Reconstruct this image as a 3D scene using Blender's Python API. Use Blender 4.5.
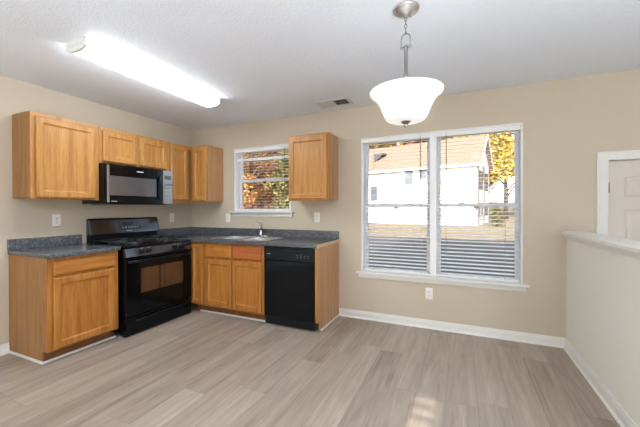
import bpy, bmesh, math, random
from mathutils import Vector, Matrix
random.seed(7)
PI = math.pi
for o in list(bpy.data.objects):
    bpy.data.objects.remove(o, do_unlink=True)
scene = bpy.context.scene
C = scene.collection

# ------------------------------------------------------------------ camera, world, sun, exposure
cam_d = bpy.data.cameras.new('camera')
cam = bpy.data.objects.new('camera', cam_d)
C.objects.link(cam)
cam_d.sensor_fit = 'HORIZONTAL'
cam_d.sensor_width = 36.0
cam_d.lens = 36.0 * 315.856 / 640.0
cam_d.shift_y = -0.0042
cam_d.clip_start = 0.05
cam_d.clip_end = 400
CR = Vector((0.91314421, 0.40763013, -0.00231062))
CU = Vector((-5.45890086e-04, 6.89114701e-03, 9.99976107e-01))
CF = Vector((-0.40763631, 0.91312113, -0.00651513))
m = Matrix.Identity(4)
for i in range(3):
    m[i][0] = CR[i]; m[i][1] = CU[i]; m[i][2] = -CF[i]
m[0][3], m[1][3], m[2][3] = 3.70167, -3.55520, 1.27914
cam.matrix_world = m
scene.camera = cam

SUN_EL = math.radians(27.0)
SUN_STRENGTH = 3.6
SKY_STRENGTH = 0.25
w = bpy.data.worlds.new('sky')
scene.world = w
w.use_nodes = True
nt = w.node_tree
bg = nt.nodes['Background']
sky = nt.nodes.new('ShaderNodeTexSky')
sky.sky_type = 'NISHITA'
sky.sun_disc = False
sky.sun_elevation = SUN_EL
sky.sun_rotation = math.radians(185)
sky.air_density = 1.0
sky.dust_density = 2.0
hz = nt.nodes.new('ShaderNodeHueSaturation')   # thin bright haze
hz.inputs['Saturation'].default_value = 0.45
nt.links.new(sky.outputs[0], hz.inputs['Color'])
nt.links.new(hz.outputs[0], bg.inputs[0])
bg.inputs[1].default_value = SKY_STRENGTH

sun_d = bpy.data.lights.new('sun', 'SUN')
sun_d.energy = SUN_STRENGTH
sun_d.angle = math.radians(0.6)
sun_d.color = (1.0, 0.95, 0.88)
sun = bpy.data.objects.new('sun', sun_d)
C.objects.link(sun)
sdir = Vector((0.10, 1.0, 0)).normalized() * math.cos(SUN_EL) - Vector((0, 0, math.sin(SUN_EL)))
sun.rotation_euler = sdir.to_track_quat('-Z', 'Y').to_euler()
sun.location = (0, -20, 15)

FLUOR = 11.5      # kitchen ceiling tube light
PENDANT = 0.20    # pendant shade
CEIL_FILL = 11.0     # unseen ceiling lamp added as fill
UP_FILL = 90.0      # unseen floor lamps added to light the ceiling
TABLE_FILL = 22.0   # unseen table lamps added as fill from behind
vs = scene.view_settings
vs.view_transform = 'Standard'
vs.look = 'None'
vs.exposure = 1.15
vs.gamma = 1.0
vs.use_curve_mapping = False
scene.cycles.use_denoising = True
scene.cycles.max_bounces = 10
scene.cycles.diffuse_bounces = 6
scene.cycles.transparent_max_bounces = 16
scene.cycles.caustics_reflective = False
scene.cycles.caustics_refractive = False
scene.cycles.sample_clamp_indirect = 6.0

# ------------------------------------------------------------------ helpers
def srgb(r, g, b):
    f = lambda c: (c / 255 / 12.92) if c / 255 <= 0.04045 else ((c / 255 + 0.055) / 1.055) ** 2.4
    return (f(r), f(g), f(b), 1)

BASE = {}

class MB:
    def __init__(s):
        s.v = []; s.f = []
    def box(s, x0, x1, y0, y1, z0, z1):
        n = len(s.v)
        s.v += [(x0,y0,z0),(x1,y0,z0),(x1,y1,z0),(x0,y1,z0),(x0,y0,z1),(x1,y0,z1),(x1,y1,z1),(x0,y1,z1)]
        s.f += [tuple(n+i for i in q) for q in ((0,3,2,1),(4,5,6,7),(0,1,5,4),(1,2,6,5),(2,3,7,6),(3,0,4,7))]
        return s
    def hexa(s, pts):
        n = len(s.v); s.v += [tuple(p) for p in pts]
        s.f += [tuple(n+i for i in q) for q in ((0,3,2,1),(4,5,6,7),(0,1,5,4),(1,2,6,5),(2,3,7,6),(3,0,4,7))]
        return s
    def prism(s, poly, fn, a, b):
        # poly of 2-D points, fn(u, v, t) -> 3-D, extruded from t=a to t=b
        n = len(s.v); k = len(poly)
        s.v += [tuple(fn(u, v, a)) for u, v in poly] + [tuple(fn(u, v, b)) for u, v in poly]
        s.f.append(tuple(n+i for i in range(k))[::-1]); s.f.append(tuple(n+k+i for i in range(k)))
        for i in range(k):
            j = (i+1) % k
            s.f.append((n+i, n+j, n+k+j, n+k+i))
        return s
    def panel(s, O, U, V, N, wd, h, rings):
        # rectangular relief: rings of (inset, height along N); first ring is the back, closed at both ends
        O, U, V, N = Vector(O), Vector(U), Vector(V), Vector(N)
        n = len(s.v)
        for ins, d in rings:
            for a, b in ((ins, ins), (wd-ins, ins), (wd-ins, h-ins), (ins, h-ins)):
                s.v.append(tuple(O + U*a + V*b + N*d))
        for r in range(len(rings)-1):
            for i in range(4):
                j = (i+1) % 4
                s.f.append((n+4*r+i, n+4*r+j, n+4*r+4+j, n+4*r+4+i))
        s.f.append((n+3, n+2, n+1, n)); e = n+4*(len(rings)-1)
        s.f.append((e, e+1, e+2, e+3))
        return s
    def tube(s, path, r, n=8, closed=False):
        path = [Vector(p) for p in path]; k = len(path); st = len(s.v)
        rr = r if isinstance(r, (list, tuple)) else [r]*k
        up = None
        for i, p in enumerate(path):
            a = path[(i-1) % k] if (closed or i > 0) else p
            b = path[(i+1) % k] if (closed or i < k-1) else p
            d = (b-a).normalized()
            if up is None:
                up = Vector((0,0,1)) if abs(d.z) < 0.9 else Vector((1,0,0))
            x = up - d*up.dot(d)
            if x.length < 1e-6: x = d.orthogonal()
            x.normalize(); y = d.cross(x); up = x
            for q in range(n):
                t = 2*PI*q/n
                s.v.append(tuple(p + (x*math.cos(t) + y*math.sin(t))*rr[i]))
        for i in range(k if closed else k-1):
            i2 = (i+1) % k
            for q in range(n):
                q2 = (q+1) % n
                s.f.append((st+i*n+q, st+i*n+q2, st+i2*n+q2, st+i2*n+q))
        if not closed:
            s.f.append(tuple(st+q for q in range(n))[::-1]); s.f.append(tuple(st+(k-1)*n+q for q in range(n)))
        return s
    def lathe(s, prof, c=(0,0,0), n=32, fn=None):
        # prof list of (r, z); fn maps local (x,y,z)->world, default adds c
        fn = fn or (lambda x, y, z: (c[0]+x, c[1]+y, c[2]+z))
        st = len(s.v); k = len(prof)
        for r, z in prof:
            for q in range(n):
                t = 2*PI*q/n
                s.v.append(tuple(fn(r*math.cos(t), r*math.sin(t), z)))
        for i in range(k-1):
            for q in range(n):
                q2 = (q+1) % n
                s.f.append((st+i*n+q, st+i*n+q2, st+(i+1)*n+q2, st+(i+1)*n+q))
        if prof[0][0] > 1e-6: s.f.append(tuple(st+q for q in range(n))[::-1])
        if prof[-1][0] > 1e-6: s.f.append(tuple(st+(k-1)*n+q for q in range(n)))
        return s
    def build(s, name, mat, parent=None, bevel=0.0, smooth=False, seg=2, origin=None):
        off = BASE[parent.name] if parent else Vector(origin or (0,0,0))
        me = bpy.data.meshes.new(name)
        me.from_pydata([tuple(Vector(p)-off) for p in s.v], [], s.f)
        bm = bmesh.new(); bm.from_mesh(me)
        bmesh.ops.remove_doubles(bm, verts=bm.verts, dist=1e-6)
        bmesh.ops.recalc_face_normals(bm, faces=bm.faces)
        bm.to_mesh(me); bm.free()
        if smooth:
            for p in me.polygons: p.use_smooth = True
        me.materials.append(mat)
        o = bpy.data.objects.new(name, me); C.objects.link(o)
        if parent: o.parent = parent
        else: o.location = off
        BASE[o.name] = off.copy() if parent else Vector(off)
        if bevel:
            b = o.modifiers.new('bevel', 'BEVEL'); b.width = bevel; b.segments = seg
            b.limit_method = 'ANGLE'; b.angle_limit = math.radians(40)
            b.harden_normals = False
        return o

def thing(name, label, cat, loc=(0,0,0), group=None):
    o = bpy.data.objects.new(name, None); C.objects.link(o)
    o.empty_display_size = 0.1
    o.location = loc
    o['label'] = label; o['category'] = cat
    if group: o['group'] = group
    BASE[o.name] = Vector(loc)
    return o
def tag(o, label, cat, group=None):
    o['label'] = label; o['category'] = cat
    if group: o['group'] = group
    return o
def struct(o):
    o['kind'] = 'structure'; return o
def sroot(name, loc=(0,0,0)):
    o = bpy.data.objects.new(name, None); C.objects.link(o); o.location = loc
    o.empty_display_size = 0.1
    o['kind'] = 'structure'; BASE[o.name] = Vector(loc); return o
def dup(o, loc, label):
    r = o.copy(); C.objects.link(r); r.location = loc; r['label'] = label
    for ch in list(o.children):
        c = ch.copy(); C.objects.link(c); c.parent = r
        for g in list(ch.children):
            d = g.copy(); C.objects.link(d); d.parent = c
    return r

# ------------------------------------------------------------------ materials
def mat(name, col, rough=0.5, metal=0.0, spec=0.5, coat=0.0):
    M = bpy.data.materials.new(name); M.use_nodes = True
    b = M.node_tree.nodes['Principled BSDF']
    b.inputs['Base Color'].default_value = col
    b.inputs['Roughness'].default_value = rough
    b.inputs['Metallic'].default_value = metal
    b.inputs['Specular IOR Level'].default_value = spec
    b.inputs['Coat Weight'].default_value = coat
    b.inputs['Coat Roughness'].default_value = 0.12
    return M
def nodes(M):
    t = M.node_tree
    return t, t.nodes['Principled BSDF'], (lambda k: t.nodes.new(k)), t.links.new
def ramp(t, stops):
    r = t.nodes.new('ShaderNodeValToRGB')
    e = r.color_ramp.elements
    e[0].position, e[0].color = stops[0]; e[1].position, e[1].color = stops[-1]
    for p, c in stops[1:-1]:
        q = e.new(p); q.color = c
    return r
def bump(M, scale, strength, dist=0.002, detail=3):
    t, b, N, L = nodes(M)
    tc = N('ShaderNodeTexCoord'); n = N('ShaderNodeTexNoise'); n.inputs['Scale'].default_value = scale
    n.inputs['Detail'].default_value = detail
    bu = N('ShaderNodeBump'); bu.inputs['Strength'].default_value = strength; bu.inputs['Distance'].default_value = dist
    L(tc.outputs['Object'], n.inputs['Vector']); L(n.outputs['Fac'], bu.inputs['Height']); L(bu.outputs['Normal'], b.inputs['Normal'])
    return M
def wood(name, dark, mid, light, grain='z', rough=0.38, k=1.0):
    M = mat(name, mid, rough, spec=0.4)
    t, b, N, L = nodes(M)
    tc = N('ShaderNodeTexCoord'); mp = N('ShaderNodeMapping')
    sc = {'z': (22, 22, 1.6), 'x': (1.6, 22, 22), 'y': (22, 1.6, 22)}[grain]
    mp.inputs['Scale'].default_value = sc
    oi = N('ShaderNodeObjectInfo'); ml = N('ShaderNodeMath'); ml.operation = 'MULTIPLY'; ml.inputs[1].default_value = 37.0
    L(oi.outputs['Random'], ml.inputs[0])
    ad = N('ShaderNodeVectorMath'); ad.operation = 'ADD'
    L(tc.outputs['Object'], mp.inputs['Vector']); L(mp.outputs['Vector'], ad.inputs[0]); L(ml.outputs[0], ad.inputs[1])
    n1 = N('ShaderNodeTexNoise'); n1.inputs['Scale'].default_value = 1.0; n1.inputs['Detail'].default_value = 5; n1.inputs['Distortion'].default_value = 0.8
    n2 = N('ShaderNodeTexNoise'); n2.inputs['Scale'].default_value = 6.0; n2.inputs['Detail'].default_value = 3
    L(ad.outputs[0], n1.inputs['Vector']); L(ad.outputs[0], n2.inputs['Vector'])
    mx = N('ShaderNodeMix'); mx.data_type = 'FLOAT'; mx.inputs['Factor'].default_value = 0.35
    L(n1.outputs['Fac'], mx.inputs['A']); L(n2.outputs['Fac'], mx.inputs['B'])
    r = ramp(t, [(0.30, dark), (0.5, mid), (0.70, light)])
    L(mx.outputs['Result'], r.inputs['Fac']); L(r.outputs['Color'], b.inputs['Base Color'])
    bu = N('ShaderNodeBump'); bu.inputs['Strength'].default_value = 0.12; bu.inputs['Distance'].default_value = 0.001
    L(n2.outputs['Fac'], bu.inputs['Height']); L(bu.outputs['Normal'], b.inputs['Normal'])
    return M

M_wall = bump(mat('wall_paint', srgb(200, 188, 170), 0.75, spec=0.2), 180, 0.08, 0.001)
M_half = bump(mat('half_wall_paint', srgb(232, 230, 222), 0.75, spec=0.2), 180, 0.08, 0.001)
M_trim = mat('white_trim_paint', srgb(226, 226, 223), 0.35)
M_vinyl = mat('white_vinyl', srgb(240, 241, 245), 0.4)
M_slat = mat('blind_white', srgb(240, 240, 240), 0.45)
M_cord = mat('blind_cord', srgb(150, 148, 142), 0.8)
M_wand = mat('tilt_wand_plastic', srgb(70, 62, 52), 0.4)
M_ceil = mat('ceiling_texture', srgb(230, 235, 244), 0.9, spec=0.1)
def ceil_tex(M):
    t, b, N, L = nodes(M)
    tc = N('ShaderNodeTexCoord')
    v = N('ShaderNodeTexNoise'); v.inputs['Scale'].default_value = 75; v.inputs['Detail'].default_value = 4
    bu = N('ShaderNodeBump'); bu.inputs['Strength'].default_value = 0.55; bu.inputs['Distance'].default_value = 0.006
    L(tc.outputs['Object'], v.inputs['Vector']); L(v.outputs['Fac'], bu.inputs['Height']); L(bu.outputs['Normal'], b.inputs['Normal'])
ceil_tex(M_ceil)

D, Mi, Li = srgb(140, 82, 32), srgb(174, 114, 50), srgb(192, 134, 68)
M_oak_up = wood('light_honey_oak', srgb(150, 100, 50), srgb(180, 128, 68), srgb(196, 148, 88), 'z')
M_oak = wood('honey_oak', D, Mi, Li, 'z')
M_oak_h = wood('honey_oak_rail_grain', D, Mi, Li, 'y')
M_oak_hx = wood('honey_oak_drawer_grain', D, Mi, Li, 'x')
M_oak_red = wood('reddish_oak', srgb(140, 72, 36), srgb(172, 96, 52), srgb(190, 114, 64), 'x')
M_oak_side = wood('oak_veneer_side', srgb(134, 92, 52), srgb(156, 112, 66), srgb(170, 126, 80), 'z', 0.45)
M_side_lit = wood('oak_side_lightened', srgb(160, 116, 76), srgb(184, 140, 98), srgb(198, 156, 114), 'z', 0.4)  # paler oak for right-facing sides; side light put into the colour
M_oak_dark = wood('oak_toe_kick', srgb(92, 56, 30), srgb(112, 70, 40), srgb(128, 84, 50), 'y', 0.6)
M_edge = mat('unfinished_counter_end', srgb(206, 178, 146), 0.6)

M_counter = mat('grey_laminate', srgb(84, 88, 95), 0.2, spec=0.7)
def lam(M):
    t, b, N, L = nodes(M)
    tc = N('ShaderNodeTexCoord')
    a = N('ShaderNodeTexNoise'); a.inputs['Scale'].default_value = 55; a.inputs['Detail'].default_value = 6; a.inputs['Roughness'].default_value = 0.75
    r = ramp(t, [(0.32, srgb(52, 54, 60)), (0.5, srgb(82, 86, 93)), (0.70, srgb(128, 130, 134))])
    L(tc.outputs['Object'], a.inputs['Vector']); L(a.outputs['Fac'], r.inputs['Fac']); L(r.outputs['Color'], b.inputs['Base Color'])
lam(M_counter)

M_black = mat('black_enamel', srgb(9, 9, 11), 0.14, spec=0.36)
M_black_satin = mat('black_satin', srgb(13, 13, 15), 0.34, spec=0.4)
M_black_matte = mat('black_cast_iron', srgb(38, 38, 41), 0.32, spec=0.5)
M_mwpanel = mat('mirror_control_panel', srgb(120, 122, 128), 0.14, metal=0.8)
M_ovenglass = mat('oven_window_glass', srgb(120, 108, 98), 0.06, metal=0.85)
M_mwglass = mat('microwave_window_glass', srgb(120, 124, 132), 0.10, metal=0.7)
M_console = mat('range_console_gloss', srgb(22, 24, 32), 0.10, spec=1.0, coat=1.0)
M_ctrl = mat('gloss_control_panel', srgb(34, 34, 38), 0.08, spec=0.9, coat=0.5)
M_display = mat('display_glass', srgb(40, 48, 44), 0.1)
M_mark = mat('pale_grey_marks', srgb(178, 180, 184), 0.5)
M_steel = mat('stainless_steel', srgb(196, 198, 200), 0.24, metal=1.0)
M_chrome = mat('chrome', srgb(214, 216, 220), 0.09, metal=1.0)
M_nickel = mat('brushed_nickel', srgb(222, 221, 219), 0.38, metal=1.0)
M_nickel_dark = mat('satin_nickel_rod', srgb(150, 149, 148), 0.3, metal=1.0)
M_plate = mat('white_outlet_plastic', srgb(238, 236, 230), 0.35)
M_slot = mat('outlet_slots', srgb(70, 68, 66), 0.6)
M_key = mat('grey_keys', srgb(96, 98, 104), 0.3)
M_hinge = mat('hinge_metal', srgb(120, 112, 102), 0.35, metal=0.8)
M_door = mat('door_paint', srgb(214, 206, 198), 0.45)
M_ventw = mat('vent_enamel', srgb(214, 214, 216), 0.45)
M_ventd = mat('vent_dark_duct', srgb(48, 50, 50), 0.8)

for M_ in (M_black, M_black_satin, M_console, M_ctrl):   # blue tint put into the reflections of the black parts
    M_.node_tree.nodes['Principled BSDF'].inputs['Specular Tint'].default_value = (0.66, 0.82, 1.0, 1)
def emissive(name, col, strength, rough=0.4):
    M = mat(name, (0.8, 0.8, 0.8, 1), rough)
    b = M.node_tree.nodes['Principled BSDF']
    b.inputs['Emission Color'].default_value = col
    b.inputs['Emission Strength'].default_value = strength
    return M
M_fluor = emissive('tube_light_diffuser', (0.90, 0.96, 1.0, 1), FLUOR)
M_pend = emissive('frosted_glass_shade', (1.0, 0.98, 0.95, 1), PENDANT)
M_fill_up = emissive('fill_uplight_diffuser', (0.84, 0.93, 1.0, 1), UP_FILL)
M_bulb = emissive('lamp_bulb', (1.0, 0.98, 0.95, 1), 12.0)
M_fill_ceil = emissive('fill_ceiling_glass', (0.86, 0.94, 1.0, 1), CEIL_FILL)
M_fill_table = emissive('fill_lamp_shade', (0.84, 0.93, 1.0, 1), TABLE_FILL)
M_fill_table2 = emissive('dim_fill_lamp_shade', (0.84, 0.93, 1.0, 1), TABLE_FILL*0.4)

def glass(name):
    M = bpy.data.materials.new(name); M.use_nodes = True
    t = M.node_tree; t.nodes.remove(t.nodes['Principled BSDF'])
    out = t.nodes['Material Output']
    tr = t.nodes.new('ShaderNodeBsdfTransparent'); gl = t.nodes.new('ShaderNodeBsdfGlossy')
    gl.inputs['Roughness'].default_value = 0.02
    lw = t.nodes.new('ShaderNodeLayerWeight'); lw.inputs['Blend'].default_value = 0.12
    mx = t.nodes.new('ShaderNodeMixShader')
    t.links.new(lw.outputs['Fresnel'], mx.inputs[0]); t.links.new(tr.outputs[0], mx.inputs[1]); t.links.new(gl.outputs[0], mx.inputs[2])
    t.links.new(mx.outputs[0], out.inputs['Surface'])
    return M
M_glass = glass('window_glass')

def plank_floor():
    M = mat('vinyl_plank', srgb(170, 152, 136), 0.42, spec=0.45)
    t, b, N, L = nodes(M)
    def math_(op, a, bb=None):
        n = N('ShaderNodeMath'); n.operation = op
        for i, x in enumerate((a, bb)):
            if x is None: continue
            if isinstance(x, (int, float)): n.inputs[i].default_value = x
            else: L(x, n.inputs[i])
        return n.outputs[0]
    tc = N('ShaderNodeTexCoord'); sp = N('ShaderNodeSeparateXYZ'); L(tc.outputs['Object'], sp.inputs[0])
    X = math_('DIVIDE', sp.outputs['X'], 0.19); row = math_('FLOOR', X); fx = math_('FRACT', X)
    wn = N('ShaderNodeTexWhiteNoise'); wn.noise_dimensions = '1D'; L(row, wn.inputs['W'])
    Y = math_('ADD', math_('DIVIDE', sp.outputs['Y'], 1.22), math_('MULTIPLY', wn.outputs['Value'], 3.7))
    colm = math_('FLOOR', Y); fy = math_('FRACT', Y)
    wn2 = N('ShaderNodeTexWhiteNoise'); wn2.noise_dimensions = '2D'
    cb = N('ShaderNodeCombineXYZ'); L(row, cb.inputs[0]); L(colm, cb.inputs[1]); L(cb.outputs[0], wn2.inputs['Vector'])
    # grain
    mp = N('ShaderNodeMapping'); mp.inputs['Scale'].default_value = (13, 0.9, 1); L(tc.outputs['Object'], mp.inputs['Vector'])
    ad = N('ShaderNodeVectorMath'); ad.operation = 'ADD'; L(mp.outputs[0], ad.inputs[0])
    sc = N('ShaderNodeVectorMath'); sc.operation = 'SCALE'; sc.inputs['Scale'].default_value = 40; L(wn2.outputs['Color'], sc.inputs[0]); L(sc.outputs[0], ad.inputs[1])
    g = N('ShaderNodeTexNoise'); g.inputs['Scale'].default_value = 1.0; g.inputs['Detail'].default_value = 5; g.inputs['Roughness'].default_value = 0.6; g.inputs['Distortion'].default_value = 1.2
    L(ad.outputs[0], g.inputs['Vector'])
    g2 = N('ShaderNodeTexNoise'); g2.inputs['Scale'].default_value = 5.0; g2.inputs['Detail'].default_value = 3
    L(ad.outputs[0], g2.inputs['Vector'])
    gg = math_('ADD', math_('MULTIPLY', g.outputs['Fac'], 0.7), math_('MULTIPLY', g2.outputs['Fac'], 0.3))
    fac = math_('ADD', math_('MULTIPLY', gg, 0.80), math_('MULTIPLY', wn2.outputs['Value'], 0.20))
    r = ramp(t, [(0.28, srgb(122, 107, 95)), (0.48, srgb(158, 143, 129)), (0.62, srgb(172, 158, 144)), (0.80, srgb(194, 182, 168))])
    L(fac, r.inputs['Fac'])
    e = math_('MINIMUM', math_('MINIMUM', fx, math_('SUBTRACT', 1.0, fx)), math_('MULTIPLY', math_('MINIMUM', fy, math_('SUBTRACT', 1.0, fy)), 6.4))
    edge = math_('LESS_THAN', e, 0.010)
    mx = N('ShaderNodeMix'); mx.data_type = 'RGBA'
    L(math_('MULTIPLY', edge, 0.32), mx.inputs['Factor']); L(r.outputs['Color'], mx.inputs['A']); mx.inputs['B'].default_value = srgb(84, 70, 60)
    L(mx.outputs['Result'], b.inputs['Base Color'])
    return M
M_floor = plank_floor()

# ------------------------------------------------------------------ the room
H = 2.463
W1 = (2.645, 4.241, 0.540, 2.096)      # big window
W2 = (0.804, 1.700, 1.235, 2.118)      # window over the sink
D1 = (4.868, 5.668, -0.34, 1.700)      # foyer door opening
T = 0.14
def wall_y(name, y0, y1, x0, x1, z0, z1, holes, mt):
    b = MB(); xs = x0
    for hx0, hx1, hz0, hz1 in sorted(holes):
        b.box(xs, hx0, y0, y1, z0, z1)
        if hz0 > z0: b.box(hx0, hx1, y0, y1, z0, hz0)
        if hz1 < z1: b.box(hx0, hx1, y0, y1, hz1, z1)
        xs = hx1
    b.box(xs, x1, y0, y1, z0, z1)
    return struct(b.build(name, mt))
struct(MB().box(0, 4.70, -5.3, 0, -0.12, 0).box(4.70, 6.2, -5.3, -2.0, -0.12, 0).build('floor', M_floor))
struct(MB().box(4.70, 6.2, -2.0, 0, -0.46, -0.34).build('floor_foyer', M_floor))
struct(MB().box(-0.14, 6.34, -5.44, 0.14, H, H+0.2).build('ceiling', M_ceil))
struct(MB().box(-0.14, 0, -5.44, 0.14, -0.46, H).build('wall_left', M_wall))
wall_y('wall_back', 0, T, 0, 6.2, -0.46, H, [W1, W2, D1], M_wall)
S1 = (3.02, 3.16, 0.50, 2.13)          # unseen narrow sidelight, shaped to throw the sun patch on the floor
wall_y('wall_front', -5.44, -5.3, 0, 6.2, -0.46, H, [S1], M_wall)
RW = (-4.9, -2.5, 0.45, 2.15)          # unseen window added on the right for soft daylight
b = MB()
b.box(6.2, 6.34, -5.44, RW[0], -0.46, H); b.box(6.2, 6.34, RW[1], 0.14, -0.46, H)
b.box(6.2, 6.34, RW[0], RW[1], -0.46, RW[2]); b.box(6.2, 6.34, RW[0], RW[1], RW[3], H)
struct(b.build('wall_right', M_wall))
# the storey above and its roof shade the lawn
b = MB(); b.box(-0.14, 6.34, -5.44, 0.14, H+0.2, 5.6); struct(b.build('wall_upper', M_vinyl))
M_shingle = bump(mat('roof_shingle', srgb(150, 126, 108), 0.9), 14, 0.6, 0.03)
b = MB(); b.prism([(-5.9, 5.5), (0.6, 5.5), (0.6, 5.62), (-2.65, 8.9), (-5.9, 5.62)], lambda u, v, t: (t, u, v), -0.5, 6.7)
struct(b.build('roof_upper', M_shingle))

# half wall with its cap
HX = 4.582
struct(MB().box(HX, HX+0.118, -2.0, 0, 0.0, 1.040).build('wall_half', M_half))
cap = sroot('trim_half_wall', (HX, -1.3, 1.0))
MB().box(HX-0.038, HX+0.156, -2.04, 0, 1.040, 1.070).build('cap_board', M_trim, cap, 0.005)
b = MB()
pr = [(0, 1.000), (-0.008, 1.000), (-0.012, 1.012), (-0.022, 1.030), (-0.026, 1.040), (0, 1.040)]
b.prism(pr, lambda u, v, t: (HX+u, t, v), -2.0, 0)
b.prism(pr, lambda u, v, t: (HX+0.118-u, t, v), -2.0, 0)
b.build('cap_moulding', M_trim, cap)

def baseboard(name, fn, a, c, z=0):
    b = MB(); h = 0.088
    b.prism([(0, z), (0.016, z), (0.016, z+0.062), (0.011, z+0.072), (0.008, z+h), (0, z+h)], fn, a, c)
    b.prism([(0.016, z), (0.028, z), (0.026, z+0.010), (0.016, z+0.018)], fn, a, c)
    return struct(b.build(name, M_trim))
baseboard('baseboard_back', lambda u, v, t: (t, -u, v), 2.366, HX)
baseboard('baseboard_left', lambda u, v, t: (u, t, v), -5.3, -2.116)
baseboard('baseboard_right', lambda u, v, t: (HX-u, t, v), -2.0, 0)
baseboard('baseboard_foyer', lambda u, v, t: (t, -u, v), HX+0.12, 4.80, -0.34)

# foyer door
dr = sroot('door_1', (5.268, 0.05, -0.34))
b = MB(); cz = D1[3]
for x0, x1, z0, z1 in ((D1[0]-0.072, D1[0]+0.004, -0.34, cz+0.068), (D1[1]-0.004, D1[1]+0.072, -0.34, cz+0.068), (D1[0]+0.004, D1[1]-0.004, cz-0.004, cz+0.068)):
    b.box(x0, x1, -0.018, 0.0, z0, z1)
b.box(D1[0]-0.072, D1[0]-0.056, -0.026, -0.018, -0.34, cz+0.068); b.box(D1[0]-0.072, D1[1]+0.072, -0.026, -0.018, cz+0.052, cz+0.068)
b.box(D1[1]+0.056, D1[1]+0.072, -0.026, -0.018, -0.34, cz+0.052)
b.build('door_casing', M_trim, dr, 0.003)
b = MB()
b.box(D1[0], D1[0]+0.004, 0, T, -0.34, cz); b.box(D1[1]-0.004, D1[1], 0, T, -0.34, cz); b.box(D1[0], D1[1], 0, T, cz-0.004, cz)
b.build('door_jamb', M_trim, dr)
sx0, sx1, sz0, sz1 = D1[0]+0.009, D1[1]-0.009, -0.33, cz-0.010
b = MB(); b.box(sx0, sx1, 0.022, 0.056, sz0, sz1)
slab = b.build('door_slab', M_door, dr)
pw = 0.235
b = MB()
for px in (sx0+0.118, sx1-0.118-pw):
    for z0, z1 in ((1.375, 1.548), (0.50, 1.262), (-0.12, 0.38)):
        b.panel((px, 0.022, z0), (1,0,0), (0,0,1), (0,-1,0), pw, z1-z0, [(0, -0.004), (0, 0.0005), (0.006, 0.006), (0.014, 0.0015), (0.024, 0.001), (0.040, 0.005)])
b.build('raised_panel', M_door, dr)
for hz in (1.46, 0.66, -0.12):
    b = MB(); b.box(D1[0]+0.003, D1[0]+0.026, 0.016, 0.022, hz-0.045, hz+0.045)
    b.tube([(D1[0]+0.009, 0.014, hz-0.048), (D1[0]+0.009, 0.014, hz+0.048)], 0.006, 8)
    b.build('hinge', M_hinge, dr)
b = MB(); b.lathe([(0, 0.075), (0.018, 0.072), (0.027, 0.055), (0.022, 0.040), (0.010, 0.030), (0.012, 0.010), (0.03, 0.006), (0.03, 0)], n=20,
                  fn=lambda x, y, z: (sx1-0.065+x, 0.022-z, 0.60+y))
b.build('door_knob', M_nickel, dr, smooth=True)

# windows
def window(name, Wd, halves, mull):
    x0, x1, z0, z1 = Wd
    r = sroot(name, ((x0+x1)/2, 0.07, z0))
    b = MB()
    e = 0.014
    b.box(x0, x0+e, -0.006, T+0.01, z0, z1); b.box(x1-e, x1, -0.006, T+0.01, z0, z1)
    b.box(x0+e, x1-e, -0.006, T+0.01, z1-e, z1); b.box(x0+e, x1-e, 0.0, T+0.01, z0, z0+e)
    for a, c in mull: b.box(a, c, 0.012, T+0.01, z0+e, z1-e)
    b.build('window_frame', M_vinyl, r, 0.002)
    for a, c in halves:
        zm = (z0+z1)/2 - 0.012
        for lo, hi, y0, y1 in ((zm-0.006, z1-e, 0.112, 0.138), (z0+e, zm+0.022, 0.086, 0.112)):
            b = MB(); s = 0.036
            b.box(a, a+s, y0, y1, lo, hi); b.box(c-s, c, y0, y1, lo, hi)
            b.box(a+s, c-s, y0, y1, lo, lo+0.034); b.box(a+s, c-s, y0, y1, hi-0.034, hi)
            b.build('sash', M_vinyl, r, 0.003)
            MB().box(a+s-0.004, c-s+0.004, (y0+y1)/2-0.002, (y0+y1)/2+0.002, lo+0.03, hi-0.03).build('glass_pane', M_glass, r)
        xm = (a+c)/2
        b = MB(); b.box(xm-0.024, xm+0.024, 0.070, 0.086, zm-0.026, zm-0.010); b.box(xm-0.010, xm+0.010, 0.066, 0.086, zm-0.042, zm-0.026)
        b.build('sash_latch', M_black_satin, r, 0.002)
        for q in (-0.14, 0.14):
            MB().box(xm+q-0.03, xm+q+0.03, 0.075, 0.088, zm+0.022, zm+0.034).build('sash_lift', M_mark, r, 0.002)
    b = MB(); b.box(x0-0.055, x1+0.055, -0.050, 0.0, z0-0.012, z0+0.014)
    b.build('window_sill', M_trim, r, 0.006)
    b = MB(); b.box(x0-0.03, x1+0.03, -0.017, 0.0, z0-0.058, z0-0.012); b.build('sill_apron', M_trim, r, 0.004)
    return r
mx0, mx1 = 3.395, 3.465
window('window_1', W1, [(W1[0]+0.014, mx0), (mx1, W1[1]-0.014)], [(mx0, mx1)])
window('window_2', W2, [(W2[0]+0.014, W2[1]-0.014)], [])
# sun patch sidelight and added daylight window, both behind the camera
r = sroot('window_3', (3.075, -5.37, S1[2]))
b = MB(); z = S1[2]
while z < S1[3]:
    b.box(S1[0], S1[1], -5.40, -5.37, z, z+0.014); z += 0.066  # bars spaced to break the sun patch into lumps
b.build('sidelight_bar', M_vinyl, r)
MB().box(S1[0], S1[1], -5.39, -5.385, S1[2], S1[3]).build('glass_pane', M_glass, r)
r = sroot('window_4', (6.27, -3.7, RW[2]))
b = MB()
for yy in (RW[0], (RW[0]+RW[1])/2-0.025, RW[1]-0.05): b.box(6.23, 6.31, yy, yy+0.05, RW[2], RW[3])
for zz in (RW[2], (RW[2]+RW[3])/2-0.02, RW[3]-0.05): b.box(6.235, 6.305, RW[0], RW[1], zz, zz+0.05)
b.build('window_frame', M_vinyl, r)
MB().box(6.268, 6.272, RW[0], RW[1], RW[2], RW[3]).build('glass_pane', M_glass, r)

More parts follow.
